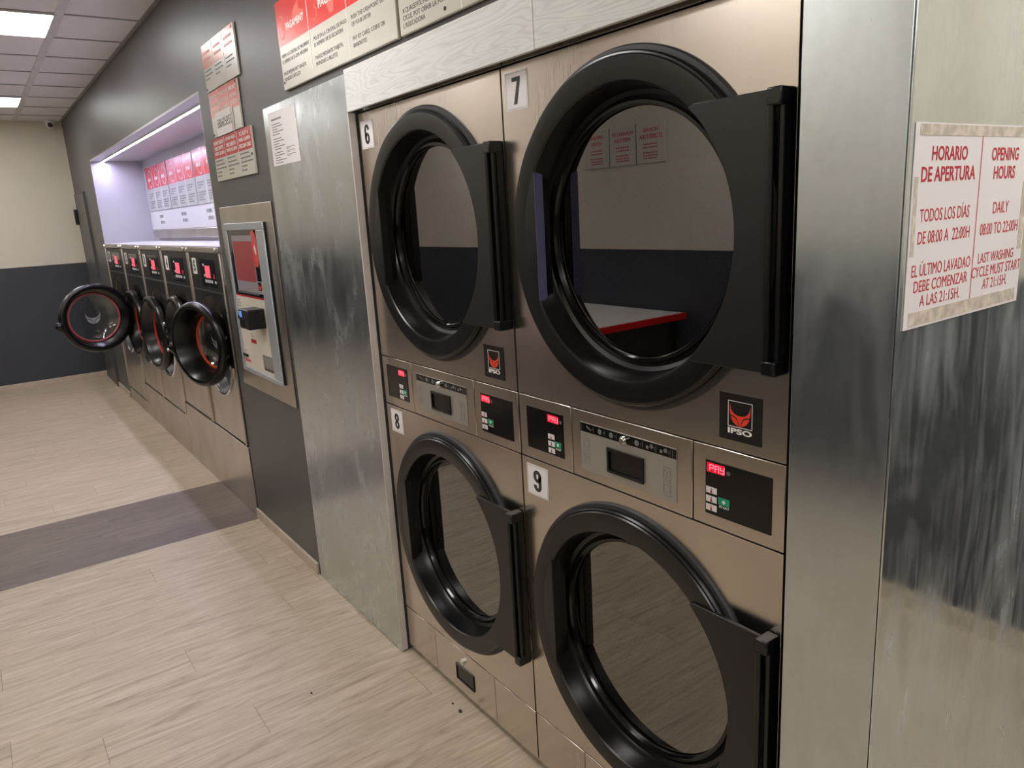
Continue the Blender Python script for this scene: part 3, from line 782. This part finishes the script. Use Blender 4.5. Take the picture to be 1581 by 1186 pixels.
# opening hours notice on the side panel
fh = (Vector((.0006, 0, 0)), Y3, Z3, X3)
t = thing('opening_hours_notice', 'white opening hours notice with red lettering on the side panel', 'notice', (XC+.004, -.017, 1.4))
MB().quad3(fh, 0, .385, 0, .287, 0, .0012).build('sheet', M['paper'], t)
m = MB(); fhl = (Vector((.0019, 0, 0)), Y3, Z3, X3)
def hl(s_, a, b, z0, z1, bold=.0): m.text(s_, fhl, x0=a+.017, x1=b+.017, y0=z0-1.4, y1=z1-1.4, bold=bold)
hl('HORARIO', .032, .140, 1.636, 1.656, .02); hl('DE APERTURA', .005, .170, 1.607, 1.628, .02)
hl('OPENING', .222, .320, 1.634, 1.654, .02); hl('HOURS', .234, .312, 1.606, 1.626, .02)
hl('TODOS LOS DÍAS', .009, .161, 1.552, 1.575); hl('DE 08:00 A  22:00H', .007, .167, 1.521, 1.539)
hl('EL ÚLTIMO LAVADAO', -.004, .178, 1.475, 1.497); hl('DEBE COMENZAR', .005, .172, 1.452, 1.469); hl('A LAS 21:15H.', .025, .15, 1.430, 1.447)
hl('DAILY', .243, .300, 1.553, 1.571); hl('08:00 TO 22:00H', .203, .342, 1.521, 1.539)
hl('LAST WASHING', .205, .335, 1.477, 1.493); hl('CYCLE MUST START', .187, .368, 1.455, 1.472); hl('AT 21:15H.', .228, .318, 1.434, 1.451)
m.quad3(fhl, .2025, .2045, .006, .283, 0, .0003)
m.build('lettering', M['ink_red'], t)
for a, b, c, e in ((.012, .378, .270, .285), (.012, .372, .004, .024), (.004, .014, .105, .215), (.365, .381, .09, .2)):
    MB().quad3(fh, a, b, c, e, .0014, .0017).build('tape', M['tape'], t)
MB().cylx((.001, .374, .278), (.004, .374, .278), .004, 12).build('screw', M['ink'], t)

# ------------------------------------------------------------------ payment kiosk
t = thing('payment_kiosk', 'wall mounted payment kiosk with red touch screen and steel surround', 'kiosk', (-1.25, WY, .79))
def K(x): return x+1.25
def KZ(z): return z-.79
MB().box(K(-1.628), K(-.85), -.007, -.001, KZ(.795), KZ(1.690)).build('surround', M['steel_plate'], t, bevel=.002)
MB().box(K(-1.536), K(-.953), -.014, -.0075, KZ(.885), KZ(1.609)).build('cabinet', M['black_satin'], t, bevel=.002)
m = MB(); y0, y1 = -.022, -.014
KL, KR, KB, KT = -1.538, -.950, .88, 1.611
m.box(K(KL), K(KR), y0, y1, KZ(1.577), KZ(KT)); m.box(K(KL), K(KR), y0, y1, KZ(KB), KZ(.902)); m.box(K(KL), K(-1.506), y0, y1, KZ(.902), KZ(1.577)); m.box(K(-1.056), K(KR), y0, y1, KZ(.902), KZ(1.577))
m.build('bezel', M['kiosk_silver'], t, bevel=.005, seg=3)
up_ = MB().box(K(-1.506), K(-1.056), -.0165, -.0145, KZ(1.272), KZ(1.577)).build('screen_surround', M['black_gloss'], t)
MB().box(K(-1.443), K(-1.132), -.0185, -.0167, KZ(1.294), KZ(1.553)).build('screen', M['screen'], up_)
MB().box(K(-1.432), K(-1.138), -.0190, -.0186, KZ(1.342), KZ(1.527)).build('screen_page', M['screen_red'], up_)
MB().box(K(-1.446), K(-1.128), -.0200, -.0170, KZ(1.282), KZ(1.293)).build('screen_lip', M['grey_metal'], up_, bevel=.001)
MB().quad3(front(-.0167), K(-1.127), K(-1.073), KZ(1.290), KZ(1.347), 0, .0008).build('logo_plate', M['white'], up_)
MB().quad3(front(-.0176), K(-1.124), K(-1.076), KZ(1.304), KZ(1.344), 0, .0003).build('logo_ground', M['black'], up_)
fox(MB(), front(-.0180), K(-1.100), KZ(1.324), .021, .018, 0, .0004).build('fox_emblem', M['logo_red'], up_)
MB().text('IPSO', front(-.0176), x0=K(-1.122), x1=K(-1.078), y0=KZ(1.2915), y1=KZ(1.302), bold=.03).build('lettering', M['ink'], up_)
MB().box(K(-1.506), K(-1.056), -.0160, -.0145, KZ(.902), KZ(1.264)).build('lower_panel', M['kiosk_white'], t)
MB().box(K(-1.506), K(-1.056), -.0170, -.0145, KZ(1.264), KZ(1.272)).build('red_stripe', M['sign_red_deep'], t)
cr = MB().box(K(-1.222), K(-1.086), -.096, -.0165, KZ(1.135), KZ(1.226)).build('card_reader', M['black_satin'], t, bevel=.005)
MB().box(K(-1.205), K(-1.172), -.0975, -.0961, KZ(1.19), KZ(1.217)).build('reader_display', M['blue_lcd'], cr)
MB().box(K(-1.215), K(-1.15), -.0975, -.0961, KZ(1.145), KZ(1.18)).build('keypad', M['black'], cr)
MB().box(K(-1.503), K(-1.436), -.024, -.0163, KZ(1.147), KZ(1.166)).build('banknote_slot', M['black'], t, bevel=.002)
MB().box(K(-1.504), K(-1.436), -.024, -.0163, KZ(.958), KZ(.972)).build('card_slot', M['black'], t, bevel=.002)
cn = MB().box(K(-1.198), K(-1.064), -.0180, -.0163, KZ(.925), KZ(.998)).build('coin_tray', M['grey_metal'], t)
MB().box(K(-1.18), K(-1.068), -.0192, -.0182, KZ(.943), KZ(.992)).build('tray_flap', M['panel_grey'], cn)
MB().box(K(-1.19), K(-1.066), -.0192, -.0182, KZ(.927), KZ(.935)).build('tray_slot', M['black'], cn)
MB().box(K(-1.356), K(-1.275), -.0168, -.0162, KZ(1.04), KZ(1.059)).build('red_label', M['sign_red_deep'], t)
MB().box(K(-1.495), K(-1.41), -.0168, -.0162, KZ(.932), KZ(.946)).build('red_label', M['gasket_pink'], t)
fk = front(-.0162); k = 0
for z, a_, b_ in ((1.24, -1.495, -1.445), (1.226, -1.49, -1.44), (1.212, -1.495, -1.45), (1.193, -1.5, -1.445), (.985, -1.495, -1.455), (1.083, -1.352, -1.32), (1.071, -1.347, -1.305)):
    m = MB(); bars(m, fk, K(a_), K(b_), KZ(z), .004); m.build('lettering', M['ink_grey'], t)
# red hanging tag on the screen corner
t = thing('hanging_tag', 'red rounded tag hanging at the right of the kiosk screen', 'tag', (-1.094, WY-.0185, 1.411))
pts = [(.0-.036*math.cos(a), .036-.036*math.sin(a)) for a in [PI*i/14 for i in range(15)]]
pts = pts + [(.034, .125), (.022, .148), (-.002, .166), (-.03, .16), (-.044, .144), (-.028, .142), (-.022, .122), (-.034, .1)]
MB().prism(pts, -.003, -.0015).build('card', M['sign_red'], t)
MB().prism([(-.012, .085), (0, .102), (.012, .085), (.014, .06), (.004, .055), (-.004, .07)], -.0035, -.003).build('symbol', M['text_white'], t)
m = MB()
for z, L in ((.05, (-.008,)), (.037, (-.014, .006)), (.025, (-.014, .006)), (.013, (-.004,))):
    for q in L: m.box(q, q+.014, -.0035, -.003, z, z+.005)
m.build('lettering', M['text_pink'], t)

# ------------------------------------------------------------------ washers
def door_mesh(parent, name, R, gasket, frm, deep=False):
    """porthole door about its own centre, outer face towards -y; frm places it"""
    k = R/.25
    prof = [(.25, .012), (.252, -.008), (.246, -.024), (.236, -.031), (.224, -.033), (.212, -.030), (.205, -.02), (.192, .018), (.180, .045), (.174, .048), (.172, .055), (.19, .062), (.235, .03)]
    if deep: prof = [(a*(1 if b < -.015 or a > .22 else .92), b if b < -.015 or a > .22 else b+.035) for a, b in prof]
    prof = [(a*k, b) for a, b in prof]; q = .92 if deep else 1.; sft = .035 if deep else 0.
    d = MB().lathe(prof, 0, 0, 80, close=True).xf(frm).build('door', M['black'], parent)
    MB().lathe([(.180*k*q, .0445+sft), (.174*k*q, .041+sft), ((.164 if deep else .1715)*k*q, .041+sft), ((.162 if deep else .170)*k*q, .05+sft), (.172*k*q, .056+sft)], 0, 0, 80, close=True).xf(frm).build('door_gasket', M[gasket], d, label='coloured seal ring')
    MB().lathe([(.0001, .085+sft), (.06*k, .083+sft), (.11*k, .076+sft), (.14*k*q, .064+sft), (.163*k*q, .048+sft)], 0, 0, 64).xf(frm).build('door_glass', M['glass_clear'], d, fix=False)
    fox(MB(), front(.070+sft), 0, .0, .055*k, .05*k, 0, .0006).xf(frm).build('fox_emblem', M['fox_grey'], d)
    MB().sphere((-.252*k, -.012, -.03*k), .034, (1, .8, 1.05)).box(-.262*k-.01, -.23*k, -.03, .006, -.06*k, .0).xf(frm).build('handle', M['black'], d, bevel=.006)
    return d
def washer(x0, x1, z0, zc, Rh, Rd, num, label, theta, gasket, center=None):
    r = thing('washing_machine', label, 'washing machine', ((x0+x1)/2, WY, z0), 'washers in the alcove')
    hw = (x1-x0)/2-.002; H = 1.5-z0; c = zc-z0
    fr = front(0)
    m = MB(); m.box(-hw, -hw+.01, .012, RY-WY-.004, 0, H-.006); m.box(hw-.01, hw, .012, RY-WY-.004, 0, H-.006); m.box(-hw, hw, .012, RY-WY-.004, H-.016, H-.006); m.box(-hw, hw, RY-WY-.015, RY-WY-.004, 0, H-.016); m.box(-hw, hw, .012, RY-WY-.01, 0, .01)
    m.build('casing', M['steel_washer'], r)
    MB().box(-hw, hw, -.012, RY-WY-.004, H-.006, H).build('top_cover', M['white_top'] if 'white_top' in M else M['white'], r, bevel=.001)
    tt = MB().box(-hw, hw, -.014, .012, H-.036, H-.0065).build('top_trim', M['steel_washer'], r, bevel=.003)
    MB().cylx((-hw+.045, -.014, H-.02), (-hw+.045, -.021, H-.02), .011, 16).build('bolt', M['chrome'], tt, bevel=.002)
    MB().cylx((hw-.045, -.014, H-.02), (hw-.045, -.021, H-.02), .011, 16).build('bolt', M['chrome'], tt, bevel=.002)
    zs = c-.10
    for s in (-1, 1):
        MB().box(s*hw, s*(hw-.024), -.010, .012, .002, H-.038).build('side_trim', M['steel_washer'], r, bevel=.004)
    w_ = hw-.0245
    cp = MB().box(-w_, w_, -.004, .012, 1.254-z0, H-.038).build('control_panel', M['black_satin'], r, bevel=.002)
    MB().box(-w_, w_, -.005, .0, 1.249-z0, 1.2535-z0).build('panel_seam', M['grey_metal'], r)
    f5 = front(-.0041)
    MB().quad3(f5, -.11*hw/.38, .62*hw, 1.275-z0, 1.425-z0, 0, .0008).build('overlay', M['black_gloss'], cp)
    f6 = front(-.005)
    MB().quad3(f6, .02*hw, .30*hw, 1.325-z0, 1.392-z0, 0, .0012).build('display', M['washer_display'], cp)
    m = MB()
    for k in range(4): m.quad3(f6, (-.05+.12*k)*hw, (.03+.12*k)*hw, 1.298-z0, 1.314-z0, 0, .001)
    m.quad3(f6, .52*hw, .6*hw, 1.298-z0, 1.312-z0, 0, .001); m.quad3(f6, -.1*hw, -.02*hw, 1.39-z0, 1.402-z0, 0, .001); m.quad3(f6, -.08*hw, -.01*hw, 1.33-z0, 1.344-z0, 0, .001)
    m.build('buttons', M['button_white'], cp)
    MB().quad3(f6, .47*hw, .54*hw, 1.325-z0, 1.347-z0, 0, .001).build('red_mark', M['ink_red'], cp)
    s = MB().quad3(front(-.0043), -.76*hw, -.50*hw, 1.338-z0, 1.43-z0, 0, .001).build('number_sticker', M['paper'], cp)
    MB().text(num, front(-.0054), x0=-.69*hw, x1=-.57*hw, y0=1.352-z0, y1=1.418-z0, bold=.05).build('numeral', M['ink'], s)
    # black upper front and steel lower front share one round opening
    bm = MB().holed(-w_, w_, 2*c-(1.248-z0) if False else .002, 1.248-z0, 0, c, Rh, 0, .012)
    fp = bm.build('front_panel', M['steel_washer'], r, bevel=.002, smooth=False)
    pts = [(-w_, 1.247-z0), (-w_, zs)] + [(-Rh*math.cos(a), c+Rh*math.sin(a)) for a in [math.asin(-.10/Rh)+(PI-2*math.asin(-.10/Rh))*i/40 for i in range(41)]] + [(w_, zs), (w_, 1.247-z0)]
    MB().prism(pts, -.004, -.0002).build('upper_cover', M['black_satin'], r)
    MB().lathe([(Rh-.004, .01), (Rh-.004, -.008), (Rh+.004, -.012), (Rh+.010, -.006), (Rh+.010, .0)], 0, c, 80, a0=PI+math.asin(.10/Rh), a1=2*PI-math.asin(.10/Rh)).build('opening_rim', M['chrome'], r)
    MB().lathe([(Rh-.004, .006), (Rh-.03, .05), (Rd*.8, .07), (Rd*.74, .10), (Rd*.72, .3), (.001, .32)], 0, c, 80).build('tub', M['black_satin'], r, fix=False)
    MB().lathe([(Rd*.76, .066), (Rd*.72, .06), (Rd*.66, .07), (Rd*.68, .12)], 0, c, 64).build('tub_gasket', M['black'], r)
    # hinge at the right
    hx = Rh-.035
    hg = MB(); hg.box(hx-.03, hx+.012, -.02, .02, c-.075, c-.03); hg.box(hx-.03, hx+.012, -.02, .02, c+.03, c+.075); hg.cylx((hx, -.03, c-.08), (hx, -.03, c+.08), .011, 14)
    hg = hg.build('hinge', M['black'], r, bevel=.004)
    MB().sphere((hx+.0, -.038, c-.092), .012).build('hinge_bolt', M['chrome'], hg)
    MB().sphere((hx, -.038, c+.092), .012).build('hinge_bolt', M['chrome'], hg)
    if center is None:
        th = math.radians(theta)
        frm = Matrix.Translation((hx-(Rd+.012)*math.cos(th)-.006, -.024-(Rd+.012)*math.sin(th), c)) @ Matrix.Rotation(th, 4, 'Z')
    else:
        th = math.radians(theta)
        frm = Matrix.Translation((center[0]-(x0+x1)/2, center[1]-WY, center[2]-z0)) @ Matrix.Rotation(th, 4, 'Z')
    d = door_mesh(r, 'door', Rd, gasket, frm, Rd < .25)
    e = frm @ Vector((Rd*.97, .0, 0)); v = Vector((hx, -.03, c))
    arm = MB()
    for dz in (-.05, .05): arm.cylx(v+Vector((0, 0, dz)), e+Vector((0, 0, dz)), .013, 12)
    arm.build('hinge_arm', M['black'], d)
    return r
M['white_top'] = plain('white_top', (196, 195, 200), .3)
B = [-5.676, -4.765, -3.97, -3.205, -2.45, -1.742]
washer(B[0], B[1], .122, .872, .345, .274, '1', 'washer number 1, farthest, its round door swung wide open', 102, 'gasket_pink', (-4.50, -.335, .936))
washer(B[1], B[2], .305, .866, .322, .272, '2', 'washer number 2, second from the far wall', 4, 'gasket_red')
washer(B[2], B[3], .305, .868, .327, .272, '3', 'washer number 3, middle one of the five', 5, 'gasket_red')
washer(B[3], B[4], .412, .945, .285, .238, '4', 'washer number 4, partly behind the open door of washer 5', 2, 'gasket_red')
washer(B[4], B[5], .412, .945, .288, .236, '5', 'washer number 5, nearest the kiosk, door ajar with orange seal', 20, 'gasket_orange', (-1.995, -.135, .972))
for a, b, h, lb in ((B[0]-.0, B[1], .118, 'low steel plinth under washer 1'), (B[1]+.003, B[3]-.002, .298, 'steel plinth under washers 2 and 3'), (B[3]+.002, B[5], .404, 'tall steel plinth under washers 4 and 5')):
    t = thing('plinth', lb, 'plinth', ((a+b)/2, WY, 0), 'steel plinths under the washers')
    hw = (b-a)/2
    MB().box(-hw, hw, -.004, .38, .001, h).build('box', M['steel_washer'], t, bevel=.002)
    MB().box(-hw+.01, hw-.01, .02, .36, h, h+.004).build('shim', M['void'], t)

# alcove back wall: three instruction signs, price list, steel trunking
def alcove_sign(x0, x1, label, cols):
    t = thing('wall_sign', label, 'sign', (x0, RY, 1.768), 'red and grey signs in the alcove')
    W_, H_ = x1-x0, .39
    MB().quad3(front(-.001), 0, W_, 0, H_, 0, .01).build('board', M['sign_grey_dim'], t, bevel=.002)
    f7 = front(-.0111); f8 = front(-.0115)
    MB().quad3(f7, .001, W_-.001, .2, H_-.001, 0, .0003).build('header', M['sign_red_deep'], t)
    m = MB()
    for k in range(1, cols): m.quad3(f7, W_*k/cols-.003, W_*k/cols+.003, .001, H_-.001, 0, .0008)
    m.build('divider', M['text_white'], t)
    m = MB()
    for k in range(cols):
        c = W_*(k+.5)/cols; wd = W_/cols
        bars(m, f8, c-wd*.22, c+wd*.22, .265, .028)
        n = 28
        for i in range(n):
            a0, a1 = 2*PI*i/n, 2*PI*(i+1)/n
            m.poly3(f8, [(c+wd*.12+r_*wd*.27*math.cos(a), .285+r_*.075*math.sin(a)) for r_, a in ((.95, a0), (1, a0), (1, a1), (.95, a1))], 0, .0003)
    m.build('title', M['text_white'], t)
    for k in range(cols):
        m = MB()
        for i, (z, b) in enumerate(((.15, .8), (.132, .7), (.114, .5), (.08, .85), (.062, .8), (.044, .6), (.026, .7))):
            bars(m, f7, W_*(k+.12)/cols, W_*(k+b)/cols, z, .009)
        m.build('lettering', M['ink_grey'], t)
alcove_sign(-5.52, -4.66, 'red and grey sign at the far end of the alcove back wall', 3)
alcove_sign(-4.63, -3.765, 'red and grey sign in the middle of the alcove back wall', 3)
alcove_sign(-3.735, -2.87, 'red and grey sign at the near end of the alcove, cut by its edge', 3)
t = thing('price_list', 'white price strip below the alcove signs', 'notice', (-5.6, RY, 1.6))
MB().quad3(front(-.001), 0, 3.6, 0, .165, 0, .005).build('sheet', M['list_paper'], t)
m = MB()
for x in (.47, 1.33, 2.12, 2.9):
    bars(m, front(-.0062), x-.08, x+.08, .102, .026); bars(m, front(-.0062), x-.06, x+.1, .05, .026)
m.build('lettering', M['ink'], t)
t = thing('cable_trunking', 'steel trunking along the alcove back wall behind the washer tops', 'trunking', (-5.4, RY, 1.525))
MB().box(0, 3.6, -.045, -.001, 0, .07).build('cover', M['steel_plate'], t, bevel=.006)

# ------------------------------------------------------------------ opposite side, seen in the reflections
t = thing('folding_table', 'white folding table with red edges, reflected in dryer 7', 'table', (-1.52, YO+.38, 0))
MB().box(-.65, .65, -.36, .36, .87, .9).build('table_top', M['table_white'], t, bevel=.002)
m = MB(); m.box(.651, .67, -.362, .38, .862, .902); m.box(-.67, -.651, -.362, .38, .862, .902); m.box(-.65, .65, .361, .38, .862, .902)
m.build('red_edge', M['table_red'], t, bevel=.002)
for sx in (-1, 1):
    for sy in (-1, 1): MB().box(sx*.6-.025, sx*.6+.025, sy*.3-.025, sy*.3+.025, 0, .869).build('leg', M['black_satin'], t, bevel=.003)
fo = (Vector((0, .001, 0)), -X3, Z3, Y3)
t = thing('wall_sign', 'white opening hours sign in three columns, reflected in dryer 7', 'sign', (-1.025, YO, 1.84))
MB().quad3(fo, 0, .755, 0, .25, 0, .006).build('board', M['sign_grey'], t, bevel=.002)
f9 = (Vector((0, .0071, 0)), -X3, Z3, Y3)
m = MB()
m.text('HORARI', f9, x0=.06, x1=.19, y0=.19, y1=.215, bold=.02); m.text("D'OBERTURA", f9, x0=.03, x1=.225, y0=.148, y1=.178, bold=.02)
m.text('HORARIO DE', f9, x0=.28, x1=.475, y0=.19, y1=.215, bold=.02); m.text('APERTURA', f9, x0=.3, x1=.455, y0=.15, y1=.175, bold=.02)
m.text('OPENING', f9, x0=.56, x1=.7, y0=.19, y1=.215, bold=.02); m.text('HOURS', f9, x0=.58, x1=.68, y0=.15, y1=.175, bold=.02)
for ox in (.07, .32, .57):
    for z in (.112, .092, .06, .042, .026): bars(m, f9, ox, ox+.12, z, .008)
m.build('lettering', M['ink_red'], t)
m = MB()
for x in (.253, .503): m.quad3(f9, x-.003, x+.003, .001, .249, 0, .0006)
m.build('divider', M['ink'], t)

# lint scraps on the floor
def ground(px, py):
    d = fw + rt*((px-790.5)/1142.289) - up*((py-593)/1142.289)
    k = -cam.matrix_world.translation.z/d.z
    return cam.matrix_world.translation + d*k
for px, py, s, lb in ((711, 1099, .012, 'dark scrap of lint on the floor near the lint drawer'), (481, 1071, .006, 'tiny dark scrap in the middle of the pale floor'), (699, 1087, .005, 'small brown crumb just beside the dark lint scrap'), (157, 644, .016, 'small white scrap on the floor before the washers')):
    p = ground(px, py); m = MB()
    pts = [(s*random.uniform(.6, 1.2)*math.cos(2*PI*i/9), s*random.uniform(.4, 1.)*math.sin(2*PI*i/9)) for i in range(9)]
    m.poly3((Vector((0, 0, .0002)), X3, Y3, Z3), pts, 0, .003)
    o = m.build('lint_scrap', M['paper'] if 'white' in lb else M['ink'], bevel=.0008); o.location = (p.x, p.y, 0)
    tag(o, lb, 'scrap')
